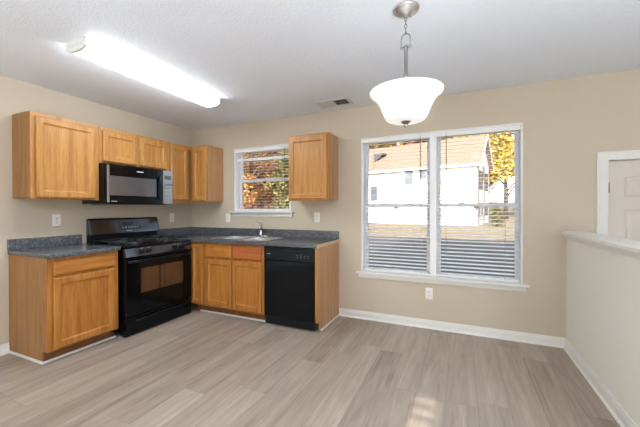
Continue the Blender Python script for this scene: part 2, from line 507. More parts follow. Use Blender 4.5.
# shoe moulding at the toe kicks
def shoe(name, segs):
    b = MB()
    for x0, x1, y0, y1 in segs: b.box(x0, x1, y0, y1, 0, 0.020)
    return struct(b.build(name, M_trim, None, 0.004))
YL = -2.112
shoe('trim_1', [(0.0, 0.558, YL-0.014, YL), (0.545, 0.558, YL, -1.515)])
shoe('trim_2', [(0.72, 1.715, -0.562, -0.548)])
shoe('trim_3', [(2.362, 2.376, -0.55, -0.002)])

# ------------------------------------------------------------------ blinds
def blind(label, x0, x1, z0, z1, wand, tilted=(), lean=-0.13, th=0.0022):
    t = thing('window_blind', label, 'blind', ((x0+x1)/2, 0.036, z1), 'slatted blinds in the windows')
    b = MB(); b.box(x0+0.004, x1-0.004, 0.002, 0.070, z1-0.045, z1-0.001); b.build('headrail', M_slat, t, 0.003)
    b = MB(); pitch = 0.0385; z = z1-0.066; n = 0
    yc, hw = 0.040, 0.025
    zs = []
    while z > z0+0.045:
        zs.append(z); z -= pitch
    for i, z in enumerate(zs):
        tilt = -1.0 if i in tilted else lean
        a, d = math.cos(tilt)*hw, math.sin(tilt)*hw
        xa, xb = x0+0.008, x1-0.008
        # slightly crowned slat
        prof = [(-a, d), (0, th*0.5), (a, -d), (a, -d-th), (0, -th*0.5), (-a, d-th)]
        b.prism([(yc+u, z+v) for u, v in prof], lambda u, v, tt: (tt, u, v), xa, xb)
    b.build('slats', M_slat, t)
    MB().box(x0+0.008, x1-0.008, yc-0.026, yc+0.026, z0+0.004, z0+0.024).build('bottom_rail', M_slat, t, 0.003)
    wd = x1-x0
    for q in ((0.16, 0.84) if wd < 0.85 else (0.14, 0.5, 0.86)):
        b = MB()
        for yy in (yc-0.0265, yc+0.0265):
            b.tube([(x0+wd*q, yy, z1-0.04), (x0+wd*q, yy, z0+0.02)], 0.0011, 5)
        b.build('ladder_cord', M_cord, t)
    b = MB(); xw = wand
    b.tube([(xw, 0.0, z1-0.02), (xw, -0.008, z1-0.03), (xw, -0.008, z1-0.05)], 0.0022, 6)
    b.tube([(xw, -0.008, z1-0.05), (xw, -0.006, z1-0.60)], 0.0034, 6)
    b.build('tilt_wand', M_wand, t)
    return t
blind('white slatted blind lowered in the left half of the wide window', W1[0]+0.014, 3.426, W1[2]+0.014, W1[3]-0.014, 3.30)
blind('white slatted blind lowered in the right half of the wide window', 3.434, W1[1]-0.014, W1[2]+0.014, W1[3]-0.014, 3.56)
blind('white slatted blind lowered in the small window above the sink', W2[0]+0.014, W2[1]-0.014, W2[2]+0.014, W2[3]-0.014, 1.62, (2,), -0.07, 0.0010)

# ------------------------------------------------------------------ cabinets
DOOR_R = [(0.010, 0), (0.010, 0.004), (0, 0.010), (0, 0.018), (0.006, 0.024), (0.050, 0.024), (0.054, 0.022), (0.062, 0.012), (0.068, 0.0105)]
SLAB_R = [(0.010, 0), (0.010, 0.004), (0, 0.010), (0, 0.015), (0.006, 0.020), (0.013, 0.024)]
def front(name, face, a0, a1, z0, z1, plane, mt, parent, rings):
    # face 'x': panel looks towards +x, spans y a0..a1 ; face 'y': looks towards -y, spans x a0..a1
    b = MB()
    if face == 'x': b.panel((plane, a0, z0), (0,1,0), (0,0,1), (1,0,0), a1-a0, z1-z0, rings)
    else: b.panel((a0, plane, z0), (1,0,0), (0,0,1), (0,-1,0), a1-a0, z1-z0, rings)
    return b.build(name, mt, parent, 0.0012, seg=1)

# short base cabinet left of the range
t = thing('base_cabinet', 'short honey oak base cabinet with one drawer and one door left of the range', 'cabinet', (0.3, -1.82, 0))
y0, y1 = YL, -1.524
b = MB()
b.prism([(0.002, 0), (0.535, 0), (0.535, 0.10), (0.592, 0.10), (0.592, 0.875), (0.002, 0.875)], lambda u, v, tt: (u, tt, v), y0, y0+0.012)
b.build('side_panel', M_oak_side, t)
MB().box(0.002, 0.590, y0+0.012, y1, 0.10, 0.875).build('body', M_oak_side, t)
b = MB()
b.box(0.590, 0.610, y0, y0+0.045, 0.10, 0.875); b.box(0.590, 0.610, y1-0.045, y1, 0.10, 0.875)
for z0, z1 in ((0.10, 0.135), (0.695, 0.73), (0.835, 0.875)): b.box(0.590, 0.610, y0+0.045, y1-0.045, z0, z1)
b.build('face_frame', M_oak, t, 0.001, seg=1)
front('drawer', 'x', -2.072, -1.562, 0.725, 0.848, 0.610, M_oak_h, t, SLAB_R)
front('door', 'x', -2.074, -1.562, 0.116, 0.705, 0.610, M_oak, t, DOOR_R)
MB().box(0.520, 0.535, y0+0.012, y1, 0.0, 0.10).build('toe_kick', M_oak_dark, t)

# sink run
t = thing('base_cabinet', 'honey oak sink base cabinet in the corner with narrow door and two false drawer fronts', 'cabinet', (0.86, -0.3, 0))
b = MB(); b.box(0.655, 1.708, -0.590, -0.002, 0.10, 0.700); b.build('body', M_oak_side, t)
b = MB()
for x0, x1 in ((0.625, 0.648), (0.812, 0.872), (1.245, 1.290), (1.672, 1.708)): b.box(x0, x1, -0.610, -0.590, 0.10, 0.875)
for x0, x1 in ((0.648, 0.812), (0.872, 1.245), (1.290, 1.672)):
    b.box(x0, x1, -0.610, -0.590, 0.10, 0.132); b.box(x0, x1, -0.610, -0.590, 0.845, 0.875)
    if x0 > 0.7: b.box(x0, x1, -0.610, -0.590, 0.668, 0.705)
b.build('face_frame', M_oak, t, 0.001, seg=1)
front('door', 'y', 0.640, 0.822, 0.118, 0.852, -0.610, M_oak, t, [(0.010, 0), (0.010, 0.004), (0, 0.010), (0, 0.018), (0.006, 0.024), (0.044, 0.024), (0.054, 0.012), (0.060, 0.011)])
for x0, x1, mt in ((0.868, 1.258, M_oak_hx), (1.280, 1.680, M_oak_red)):
    o = front('false_drawer_front', 'y', x0, x1, 0.700, 0.852, -0.610, mt, t, SLAB_R)
    if mt is M_oak_red: o['label'] = 'redder oak false drawer front'
    front('door', 'y', x0, x1, 0.122, 0.674, -0.610, M_oak, t, DOOR_R)
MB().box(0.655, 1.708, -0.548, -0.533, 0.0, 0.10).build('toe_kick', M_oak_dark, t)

t = thing('end_panel', 'oak end panel closing the counter run right of the dishwasher', 'panel', (2.35, -0.3, 0))
b = MB(); b.prism([(-0.002, 0), (-0.545, 0), (-0.545, 0.10), (-0.594, 0.10), (-0.594, 0.875), (-0.002, 0.875)], lambda u, v, tt: (tt, u, v), 2.340, 2.360)
b.build('side_panel', M_side_lit, t)
MB().box(2.330, 2.361, -0.612, -0.594, 0.10, 0.875).build('front_stile', M_oak_up, t, 0.001)

def upper(label, x0, x1, y0, y1, z0, z1, face, doors, dz0, dz1, fr):
    t = thing('wall_cabinet', label, 'cabinet', ((x0+x1)/2, (y0+y1)/2, z0), 'oak wall cabinets')
    g = 0.020
    if face == 'x':
        MB().box(x0+0.002, x1-g, y0, y1, z0+0.012, z1).build('body', M_oak_side, t)
        b = MB(); b.box(x1-g, x1, y0, y0+fr, z0, z1); b.box(x1-g, x1, y1-fr, y1, z0, z1)
        b.box(x1-g, x1, y0+fr, y1-fr, z0, z0+0.04); b.box(x1-g, x1, y0+fr, y1-fr, z1-0.045, z1)
        for a, c in zip(doors[:-1], doors[1:]): b.box(x1-g, x1, a[1]-0.02, c[0]+0.02, z0+0.04, z1-0.045)
        b.build('face_frame', M_oak_up, t, 0.001, seg=1)
        for a, c in doors: front('door', 'x', a, c, dz0, dz1, x1, M_oak_up, t, DOOR_R)
    else:
        MB().box(x0, x1, y0+g, y1-0.002, z0+0.012, z1).build('body', M_side_lit, t)
        b = MB(); b.box(x0, x0+fr, y0, y0+g, z0, z1); b.box(x1-fr, x1, y0, y0+g, z0, z1)
        b.box(x0+fr, x1-fr, y0, y0+g, z0, z0+0.04); b.box(x0+fr, x1-fr, y0, y0+g, z1-0.045, z1)
        b.build('face_frame', M_oak_up, t, 0.001, seg=1)
        for a, c in doors: front('door', 'y', a, c, dz0, dz1, y0, M_oak_up, t, DOOR_R)
    return t
upper('large single-door honey oak wall cabinet left of the microwave', 0, 0.305, -2.081, -1.516, 1.372, 2.134, 'x', [(-2.050, -1.556)], 1.388, 2.098, 0.045)
upper('short two-door honey oak wall cabinet mounted right above the microwave', 0, 0.305, -1.512, -0.668, 1.757, 2.134, 'x', [(-1.486, -1.108), (-1.080, -0.702)], 1.778, 2.098, 0.045)
upper('narrow honey oak wall cabinet between the microwave and the room corner', 0, 0.305, -0.664, -0.004, 1.372, 2.134, 'x', [(-0.652, -0.366)], 1.400, 2.108, 0.03)
upper('slim honey oak wall cabinet in the room corner, left of the small window', 0.312, 0.607, -0.305, 0, 1.372, 2.134, 'y', [(0.352, 0.592)], 1.388, 2.108, 0.035)
upper('single honey oak wall cabinet hanging between the small window and the wide window', 1.846, 2.357, -0.300, 0, 1.372, 2.134, 'y', [(1.858, 2.340)], 1.392, 2.108, 0.035)

# ------------------------------------------------------------------ counters
t = thing('countertop', 'short dark grey laminate countertop with backsplash left of the range', 'countertop', (0.32, -1.82, 0.876))
MB().box(0.002, 0.650, YL-0.010, -1.517, 0.876, 0.914).build('slab', M_counter, t, 0.009, seg=3)
MB().box(0.002, 0.021, YL-0.010, -1.517, 0.914, 1.012).build('backsplash', M_counter, t, 0.003)
t = thing('countertop', 'long dark grey laminate countertop with backsplash along the window wall over sink cabinet and dishwasher', 'countertop', (1.2, -0.32, 0.876))
SX0, SX1, SY0, SY1 = 0.900, 1.680, -0.565, -0.110
b = MB()
b.box(0.002, SX0, -0.650, -0.002, 0.876, 0.914); b.box(SX1, 2.366, -0.650, -0.002, 0.876, 0.914)
b.box(SX0, SX1, -0.650, SY0, 0.876, 0.914); b.box(SX0, SX1, SY1, -0.002, 0.876, 0.914)
b.build('slab', M_counter, t, 0.004)
b = MB(); b.box(0.022, 2.366, -0.021, -0.002, 0.914, 1.012); b.build('backsplash', M_counter, t, 0.003)
b = MB(); b.box(0.002, 0.021, -0.650, -0.002, 0.914, 1.012); b.build('backsplash', M_counter, t, 0.003)
o = MB().box(2.366, 2.370, -0.648, -0.002, 0.877, 0.912).build('end_strip', M_edge, t); o['label'] = 'pale unfinished end edge'

# ------------------------------------------------------------------ sink and faucet
t = thing('sink', 'double bowl stainless steel sink set into the long countertop', 'sink', (1.29, -0.33, 0.914))
b = MB()
rx0, rx1, ry0, ry1, zr = SX0-0.030, SX1+0.030, SY0-0.028, SY1+0.062, 0.9145
bowls = [(SX0+0.012, 1.278), (1.302, SX1-0.012)]
by0, by1 = SY0+0.012, SY1-0.030
b.box(rx0, rx1, ry0, by0, zr, zr+0.006); b.box(rx0, rx1, by1, ry1, zr, zr+0.006)
b.box(rx0, bowls[0][0], by0, by1, zr, zr+0.006); b.box(bowls[1][1], rx1, by0, by1, zr, zr+0.006)
b.box(bowls[0][1], bowls[1][0], by0, by1, zr, zr+0.006)
b.build('rim', M_steel, t, 0.002)
for x0, x1 in bowls:
    b = MB(); d = 0.72; q = 0.02; n = len(b.v)
    b.v += [(x0,by0,zr+0.004),(x1,by0,zr+0.004),(x1,by1,zr+0.004),(x0,by1,zr+0.004),(x0+q,by0+q,d),(x1-q,by0+q,d),(x1-q,by1-q,d),(x0+q,by1-q,d)]
    b.f += [(0,1,5,4),(1,2,6,5),(2,3,7,6),(3,0,4,7),(4,5,6,7)]
    bw = b.build('bowl', M_steel, t)
    MB().lathe([(0, 0.004), (0.02, 0.004), (0.042, 0.002), (0.042, 0)], ((x0+x1)/2, (by0+by1)/2, d+0.0005), 20).build('drain', M_chrome, bw)
t = thing('faucet', 'chrome single lever kitchen faucet standing at the back of the sink', 'faucet', (1.30, -0.083, 0.92))
fz, fxx, fyy = 0.9205, 1.30, -0.083
b = MB(); b.prism([(0.11*math.cos(a)*(1 if abs(math.cos(a)) < 0.98 else 1), 0.026*math.sin(a)) for a in [2*PI*i/24 for i in range(24)]], lambda u, v, tt: (fxx+u, fyy+v, tt), fz, fz+0.012)
b.build('base_plate', M_chrome, t, 0.003)
MB().lathe([(0.027, 0.010), (0.027, 0.03), (0.022, 0.045), (0.021, 0.10), (0.024, 0.115), (0.020, 0.132), (0, 0.136)], (fxx, fyy, fz), 24).build('faucet_body', M_chrome, t, smooth=True)
sp = lambda k, z: (fxx+0.50*k, fyy-0.87*k, fz+z)
b = MB(); b.tube([sp(0.01, 0.085), sp(0.06, 0.120), sp(0.12, 0.135), sp(0.165, 0.128), sp(0.185, 0.104)], [0.015, 0.014, 0.0125, 0.0125, 0.013], 12)
b.build('spout', M_chrome, t, smooth=True)
b = MB(); b.tube([(fxx, fyy, fz+0.128), (fxx+0.006, fyy+0.012, fz+0.150), (fxx-0.012, fyy+0.0, fz+0.178), (fxx-0.045, fyy-0.02, fz+0.202)], [0.015, 0.013, 0.009, 0.007], 10)
b.build('lever', M_chrome, t, smooth=True)

# ------------------------------------------------------------------ range
RY0, RY1 = -1.496, -0.668
t = thing('range', 'black freestanding gas range with four burners between the oak base cabinets', 'stove', (0.35, -1.08, 0))
MB().box(0.025, 0.640, RY0, RY1, 0.04, 0.885).build('body', M_black, t, 0.004)
b = MB()
for yy in (RY0+0.04, RY1-0.07):
    for xx in (0.06, 0.55): MB().box(xx, xx+0.03, yy, yy+0.03, 0.0, 0.042).build('foot', M_black_matte, t)
b = MB(); b.box(0.092, 0.675, RY0-0.002, RY1+0.002, 0.885, 0.905); ct = b.build('cooktop', M_black, t, 0.006, seg=3)
# knob panel, leaning back a little
def kp(x, y, z): return (x, y, z)
b = MB(); b.prism([(0.640, 0.796), (0.692, 0.796), (0.676, 0.884), (0.640, 0.884)], lambda u, v, tt: (u, tt, v), RY0, RY1)
pan = b.build('knob_panel', M_console, t, 0.004)
for ky in (-1.322, -1.242, -0.915, -0.835):
    b = MB()
    b.lathe([(0.026, 0), (0.026, 0.004), (0.021, 0.006), (0.019, 0.024), (0.016, 0.027), (0, 0.028)], n=24,
            fn=lambda x, y, z: (0.683+z*0.984+y*-0.178, ky+x, 0.842+y*0.984+z*0.178))
    k = b.build('knob', M_black_satin, t)
    b = MB(); b.hexa([(0.7105, ky-0.004, 0.826), (0.718, ky-0.004, 0.829), (0.718, ky+0.004, 0.829), (0.7105, ky+0.004, 0.826), (0.7035, ky-0.004, 0.866), (0.711, ky-0.004, 0.868), (0.711, ky+0.004, 0.868), (0.7035, ky+0.004, 0.866)])
    b.build('knob_grip', M_black_satin, k)
b = MB()
for ky in (-1.322, -1.242, -0.915, -0.835):
    MB().box(0.6785, 0.6805, ky-0.018, ky+0.018, 0.873, 0.877).build('pale_mark', M_mark, pan)
# oven door
dz0, dz1 = 0.205, 0.786
b = MB()
wy0, wy1, wz0, wz1 = -1.334, -0.790, 0.415, 0.668
b.box(0.642, 0.686, RY0+0.004, wy0, dz0, dz1); b.box(0.642, 0.686, wy1, RY1-0.004, dz0, dz1)
b.box(0.642, 0.686, wy0, wy1, dz0, wz0); b.box(0.642, 0.686, wy0, wy1, wz1, dz1)
od = b.build('oven_door', M_black, t, 0.003)
MB().box(0.650, 0.6845, wy0, wy1, wz0, wz1).build('oven_window', M_ovenglass, od)
b = MB()
hy0, hy1 = RY0+0.02, RY1-0.02
pts = []
for i in range(17):
    s = i/16; y = hy0+(hy1-hy0)*s
    e = min(s, 1-s)
    pts.append((0.688+0.042*min(1, e*9)**0.6, y, 0.752))
b.tube(pts, 0.0135, 10); b.build('oven_handle', M_black_satin, od, smooth=True)
# storage drawer
b = MB()
b.prism([(0.640, 0.010), (0.680, 0.010), (0.688, 0.030), (0.688, 0.196), (0.640, 0.196)], lambda u, v, tt: (u, tt, v), RY0+0.004, RY1-0.004)
sd = b.build('storage_drawer', M_black, t, 0.004)
b = MB(); ya, yb = -1.40, -0.76
pts = []
for i in range(15):
    s = i/14; y = ya+(yb-ya)*s
    pts.append((0.690+0.018*min(1, min(s, 1-s)*10), y, 0.150+0.014*math.sin(PI*s)))
b.tube(pts, 0.009, 8); b.build('drawer_pull', M_black_satin, sd, smooth=True)
MB().box(0.60, 0.655, RY0+0.01, RY1-0.01, 0.002, 0.012).build('kick_plate', M_black_matte, t)
# backguard with console
CY0, CY1 = -1.482, -0.640
b = MB(); b.box(0.022, 0.090, CY0+0.004, CY1-0.024, 0.885, 1.006); b.build('backguard', M_black_satin, t, 0.004)
b = MB(); b.prism([(0.022, 1.000), (0.108, 1.000), (0.104, 1.020), (0.066, 1.160), (0.050, 1.178), (0.022, 1.178)], lambda u, v, tt: (u, tt, v), CY0, CY1)
con = b.build('console', M_console, t, 0.006, seg=3)
def onc(y, z, o=0.0012):   # point on the sloped console face
    s = (z-1.020)/0.140
    return (0.104-0.038*s+o*0.965, y, z+o*0.262)
def decal(name, mt, y0, y1, z0, z1, o=0.0015, par=None):
    b = MB(); b.hexa([onc(y0, z0, -0.001), onc(y0, z0, o), onc(y1, z0, o), onc(y1, z0, -0.001), onc(y0, z1, -0.001), onc(y0, z1, o), onc(y1, z1, o), onc(y1, z1, -0.001)])
    return b.build(name, mt, par or con)
decal('control_face', M_ctrl, -1.165, -0.905, 1.040, 1.150, 0.002)
decal('clock_display', M_display, -1.110, -0.990, 1.095, 1.130, 0.0028)
b = MB()
for i in range(6):
    y = -1.135+i*0.037
    b = MB(); b.hexa([onc(y, 1.062, 0), onc(y, 1.062, 0.003), onc(y+0.02, 1.062, 0.003), onc(y+0.02, 1.062, 0), onc(y, 1.070, 0), onc(y, 1.070, 0.003), onc(y+0.02, 1.070, 0.003), onc(y+0.02, 1.070, 0)])
    b.build('button', M_mark, con)
decal('trim_badge', M_mark, -1.09, -1.02, 1.022, 1.029, 0.002)
# burners and grates
for bx in (0.235, 0.520):
    for by in (-1.285, -0.880):
        b = MB(); b.lathe([(0.075, 0), (0.078, 0.003), (0.05, 0.005), (0.045, 0.012), (0.038, 0.014), (0.038, 0.020), (0.030, 0.024), (0, 0.025)], (bx, by, 0.9045), 24)
        b.build('burner', M_black_matte, t, smooth=True)
for gy0, gy1 in ((-1.465, -1.100), (-1.066, -0.700)):
    b = MB(); gx0, gx1, gz = 0.125, 0.640, 0.941
    r = 0.0058
    b.tube([(gx0, gy0, gz), (gx1, gy0, gz), (gx1, gy1, gz), (gx0, gy1, gz)], r, 6, True)
    xm, ym = (gx0+gx1)/2, (gy0+gy1)/2
    b.tube([(xm, gy0, gz), (xm, gy1, gz)], r, 6)
    for bx in (0.235+0.01, 0.520-0.01):
        for dx, dy in ((1,0), (-1,0), (0,1), (0,-1)):
            e = (bx+dx*0.128, ym+dy*(gy1-gy0)/2, gz) if dx == 0 else (bx+dx*0.118, ym, gz)
            b.tube([e, (bx+dx*0.035, ym+dy*0.035, gz+0.004)], r, 6)
    for cx in (gx0, xm, gx1):
        for cy in (gy0, gy1): b.tube([(cx, cy, gz), (cx, cy, 0.905)], r, 6)
    b.build('grate', M_black_matte, t, smooth=True)

# ------------------------------------------------------------------ over-the-range microwave
t = thing('microwave', 'black over-the-range microwave mounted under the short wall cabinet above the range', 'microwave', (0.2, -1.1, 1.33))
MY0, MY1 = -1.508, -0.694
MB().box(0.002, 0.372, MY0, MY1, 1.338, 1.754).build('body', M_black_satin, t, 0.003)
b = MB(); b.box(0.06, 0.34, MY0+0.06, MY1-0.06, 1.330, 1.339); b.build('underside_vent', M_black_matte, t)
dy1 = -0.836; wy0, wy1, wz0, wz1 = -1.470, -0.925, 1.425, 1.628
fx0, fx1 = 0.373, 0.404
b = MB()
b.box(fx0, fx1, MY0, wy0, 1.342, 1.750); b.box(fx0, fx1, wy1, dy1, 1.342, 1.750)
b.box(fx0, fx1, wy0, wy1, 1.342, wz0); b.box(fx0, fx1, wy0, wy1, wz1, 1.750)
md = b.build('door', M_black, t, 0.004)
MB().box(fx0+0.004, fx1-0.0015, wy0, wy1, wz0, wz1).build('door_window', M_mwglass, md)
MB().box(fx1, fx1+0.0015, MY0+0.010, MY0+0.034, 1.350, 1.735).build('door_edge_glint', M_steel, md)  # bright strip in place of the reflection on the curved door edge
b = MB(); pts = []
for i in range(13):
    s = i/12
    pts.append((fx1+0.006+0.030*math.sin(PI*s)**0.6, -0.884, 1.400+0.265*s))
b.tube(pts, 0.0125, 10); b.build('door_handle', M_black_satin, md, smooth=True)
MB().box(fx1, fx1+0.001, -1.17, -1.09, 1.690, 1.703).build('badge', M_mark, md)
MB().box(fx1, fx1+0.001, -1.455, -1.395, 1.358, 1.366).build('pale_mark', M_mark, md)  # small pale grey strip low on the door
b = MB(); b.box(fx0, fx1-0.001, dy1+0.003, MY1, 1.342, 1.750); cp = b.build('control_panel', M_mwpanel, t, 0.003)
MB().box(fx1-0.001, fx1, -0.812, -0.716, 1.640, 1.690).build('display', M_display, cp)
b = MB()
for i in range(4):
    for j in range(3): MB().box(fx1-0.001, fx1, -0.806+j*0.034, -0.790+j*0.034, 1.442+i*0.042, 1.454+i*0.042).build('key', M_key, cp)

# ------------------------------------------------------------------ dishwasher
t = thing('dishwasher', 'black built-in dishwasher under the long countertop left of the oak end panel', 'dishwasher', (2.02, -0.3, 0))
QX0, QX1 = 1.716, 2.326
MB().box(QX0, QX1, -0.585, -0.02, 0.02, 0.870).build('body', M_black_matte, t)
b = MB(); b.box(QX0, QX1, -0.628, -0.587, 0.105, 0.722); dd = b.build('door', M_black, t, 0.005)
b = MB(); x0, x1 = QX0, QX1
b.box(x0, x1, -0.630, -0.587, 0.726, 0.868); pc = b.build('control_panel', M_black_satin, t, 0.006)
b = MB(); arc = []
for i in range(17):
    s = i/16; x = 1.800+(2.270-1.800)*s
    arc.append((x, -0.633, 0.848-0.026*math.sin(PI*s)))
b.tube(arc, [0.003+0.007*math.sin(PI*i/16) for i in range(17)], 8); b.build('handle', M_black, pc, smooth=True)
b = MB()
for i in range(4):
    b = MB(); b.lathe([(0.010, 0), (0.010, 0.005), (0.008, 0.006), (0, 0.006)], n=16, fn=lambda x, y, z: (2.135+i*0.042+x, -0.630-z, 0.765+y)); b.build('button', M_black_matte, pc)
    MB().box(2.128+i*0.042, 2.142+i*0.042, -0.6312, -0.6298, 0.785, 0.788).build('pale_mark', M_mark, pc)
MB().box(1.758, 1.800, -0.6312, -0.6298, 0.786, 0.794).build('badge', M_mark, pc)
b = MB(); b.box(QX0+0.004, QX1-0.004, -0.612, -0.585, 0.018, 0.100); b.build('kick_plate', M_black_satin, t, 0.003)
b = MB()
for xx in (QX0+0.04, QX1-0.07):
    MB().box(xx, xx+0.03, -0.56, -0.53, 0, 0.021).build('foot', M_black_matte, t); MB().box(xx, xx+0.03, -0.10, -0.07, 0, 0.021).build('foot', M_black_matte, t)

# ------------------------------------------------------------------ outlets
def outlet(label, loc, face):
    t = thing('wall_outlet', label, 'outlet', loc, 'white wall outlets')
    f = (lambda x, y, z: (loc[0]+x, loc[1]-z, loc[2]+y)) if face == 'y' else (lambda x, y, z: (loc[0]+z, loc[1]+x, loc[2]+y))
    def slab(name, mt, rects, d0, d1, par, bev=0):
        b = MB()
        for a, c, e, g in rects:
            b.hexa([f(a, e, d0), f(c, e, d0), f(c, g, d0), f(a, g, d0), f(a, e, d1), f(c, e, d1), f(c, g, d1), f(a, g, d1)])
        return b.build(name, mt, par, bev)
    slab('cover_plate', M_plate, [(-0.037, 0.037, -0.060, 0.060)], 0.0005, 0.006, t, 0.002)
    for s in (-1, 1):
        rc = slab('receptacle', M_plate, [(-0.017, 0.017, s*0.020-0.014, s*0.020+0.014)], 0.005, 0.008, t, 0.002)
        slab('slots', M_slot, [(-0.008, -0.005, s*0.020-0.004, s*0.020+0.007), (0.005, 0.008, s*0.020-0.004, s*0.020+0.006), (-0.002, 0.002, s*0.020-0.011, s*0.020-0.007)], 0.007, 0.0083, rc)
    b = MB(); b.lathe([(0.003, 0.005), (0.003, 0.007), (0, 0.0075)], n=10, fn=f); b.build('screw', M_mark, t)
    return t
ox = outlet('white outlet plate on the left wall above the short countertop', (0, -1.743, 1.170), 'x')
dup(ox, (0, -0.360, 1.162), 'white outlet plate on the left wall between the range console and the room corner')
oy = outlet('white outlet plate on the window wall at the lower left corner of the small window', (0.690, 0, 1.155), 'y')
dup(oy, (2.074, 0, 1.172), 'white outlet plate under the wall cabinet that hangs between the windows')
dup(oy, (3.390, 0, 0.370), 'white outlet plate low on the wall under the wide window')

# ------------------------------------------------------------------ ceiling fittings
# tube light
t = thing('ceiling_light', 'long lit fluorescent tube light fixture on the kitchen ceiling', 'ceiling light', (1.245, -1.565, H))
LX0, LX1, LY0, LY1 = 1.135, 1.355, -2.235, -0.895
MB().box(LX0+0.012, LX1-0.012, LY0+0.02, LY1-0.02, H-0.028, H-0.0005).build('housing', M_trim, t, 0.003)
prof = [(LX0+0.004, H-0.026)]
for i in range(13):
    a = PI*i/12
    prof.append(((LX0+LX1)/2-0.106*math.cos(a)*(1 if True else 0), H-0.028-0.052*math.sin(a)**0.55))
prof.append((LX1-0.004, H-0.026))
b = MB(); b.prism(prof, lambda u, v, tt: (u, tt, v), LY0+0.022, LY1-0.022); b.build('diffuser', M_fluor, t)
for ya, yb in ((LY0, LY0+0.022), (LY1-0.022, LY1)):
    cx = (LX0+LX1)/2
    pf = [((u-cx)*1.035+cx, H-0.0005 if v > H-0.0265 else (v-H)*1.03+H) for u, v in prof]
    b = MB(); b.prism(pf, lambda u, v, tt: (u, tt, v), ya, yb); ec = b.build('end_cap', M_trim, t)
    b = MB(); yo = ya-0.0008 if ya < -2 else yb
    for i in range(5): MB().box(cx-0.075+i*0.034, cx-0.057+i*0.034, yo, yo+0.0008, H-0.052, H-0.030).build('vent_slot', M_ventw, ec)

# pendant
PX, PY = 3.402, -1.63
t = thing('pendant_lamp', 'lit frosted glass bowl pendant on a brushed nickel stem in front of the wide window', 'lamp', (PX, PY, H))
MB().lathe([(0, -0.040), (0.016, -0.040), (0.022, -0.034), (0.045, -0.031), (0.062, -0.022), (0.068, -0.012), (0.076, -0.010), (0.078, -0.001), (0, -0.0008)], (PX, PY, H), 36).build('canopy', M_nickel, t, smooth=True)
b = MB(); b.tube([(PX+0.008*math.cos(2*PI*i/12), PY, 2.418+0.008*math.sin(2*PI*i/12)) for i in range(12)], 0.0025, 6, True)
zc = 2.402
for k in range(4):
    b.tube([(PX+(0.0065*math.cos(2*PI*i/12) if k % 2 == 0 else 0), PY+(0.0065*math.cos(2*PI*i/12) if k % 2 else 0), zc-k*0.021+0.014*math.sin(2*PI*i/12)) for i in range(12)], 0.0022, 6, True)
b.build('chain', M_nickel_dark, t, smooth=True)
b = MB()
ar = [(PX-0.026, PY, 2.236)] + [(PX-0.026*math.cos(PI*i/12), PY, 2.286+0.030*math.sin(PI*i/12)) for i in range(13)] + [(PX+0.026, PY, 2.236)]
b.tube(ar, 0.0036, 8)
for s in (-1, 1): b.lathe([(0, 0.008), (0.007, 0.005), (0.008, 0), (0.006, -0.006), (0, -0.008)], (PX+s*0.026, PY, 2.236), 12)
b.tube([(PX-0.026, PY, 2.236), (PX+0.026, PY, 2.236)], 0.003, 8)
b.tube([(PX, PY, 2.326), (PX, PY, 2.312)], 0.006, 8)
b.build('yoke', M_nickel_dark, t, smooth=True)
b = MB(); b.lathe([(0, 2.246), (0.008, 2.246), (0.015, 2.238), (0.013, 2.226), (0.0105, 2.210), (0.0105, 2.075), (0.014, 2.070), (0.014, 2.055), (0.008, 2.050), (0.008, 1.79), (0, 1.79)], (PX, PY, 0), 20)
b.build('stem', M_nickel_dark, t, smooth=True)
pr = [(0.219, 1.972), (0.216, 1.960), (0.196, 1.945), (0.172, 1.918), (0.154, 1.886), (0.140, 1.850), (0.128, 1.822), (0.116, 1.806), (0.096, 1.798), (0.0, 1.796)]
pi_ = [(0.0, 1.800), (0.096, 1.802), (0.112, 1.810), (0.124, 1.825), (0.136, 1.852), (0.150, 1.888), (0.168, 1.921), (0.192, 1.949), (0.213, 1.964), (0.215, 1.972)]
MB().lathe([(r_*0.965, z_) for r_, z_ in pr + pi_], (PX, PY, 0), 48).build('glass_shade', M_pend, t, smooth=True)
for q in (-1, 1):
    MB().lathe([(0, 1.93), (0.02, 1.922), (0.028, 1.90), (0.02, 1.875), (0.012, 1.86), (0, 1.86)], (PX+q*0.045, PY, 0), 16).build('bulb', M_bulb, t, smooth=True)
b = MB(); b.lathe([(0, 1.797), (0.028, 1.796), (0.026, 1.790), (0.016, 1.783), (0.010, 1.778), (0.012, 1.772), (0.010, 1.764), (0, 1.760)], (PX, PY, 0), 20)
b.build('finial', M_nickel_dark, t, smooth=True)

# unseen ceiling lamp added as fill (behind the camera)
t = thing('ceiling_light', 'unseen round glass ceiling light added as fill behind the viewer', 'ceiling light', (4.1, -3.9, H))
MB().lathe([(0, -0.03), (0.21, -0.03), (0.215, -0.001), (0, -0.001)], (4.1, -3.9, H), 32).build('pan', M_nickel, t)
MB().lathe([(0, -0.11), (0.08, -0.105), (0.15, -0.085), (0.19, -0.055), (0.20, -0.031), (0, -0.031)], (4.1, -3.9, H), 32).build('glass_bowl', M_fill_ceil, t, smooth=True)

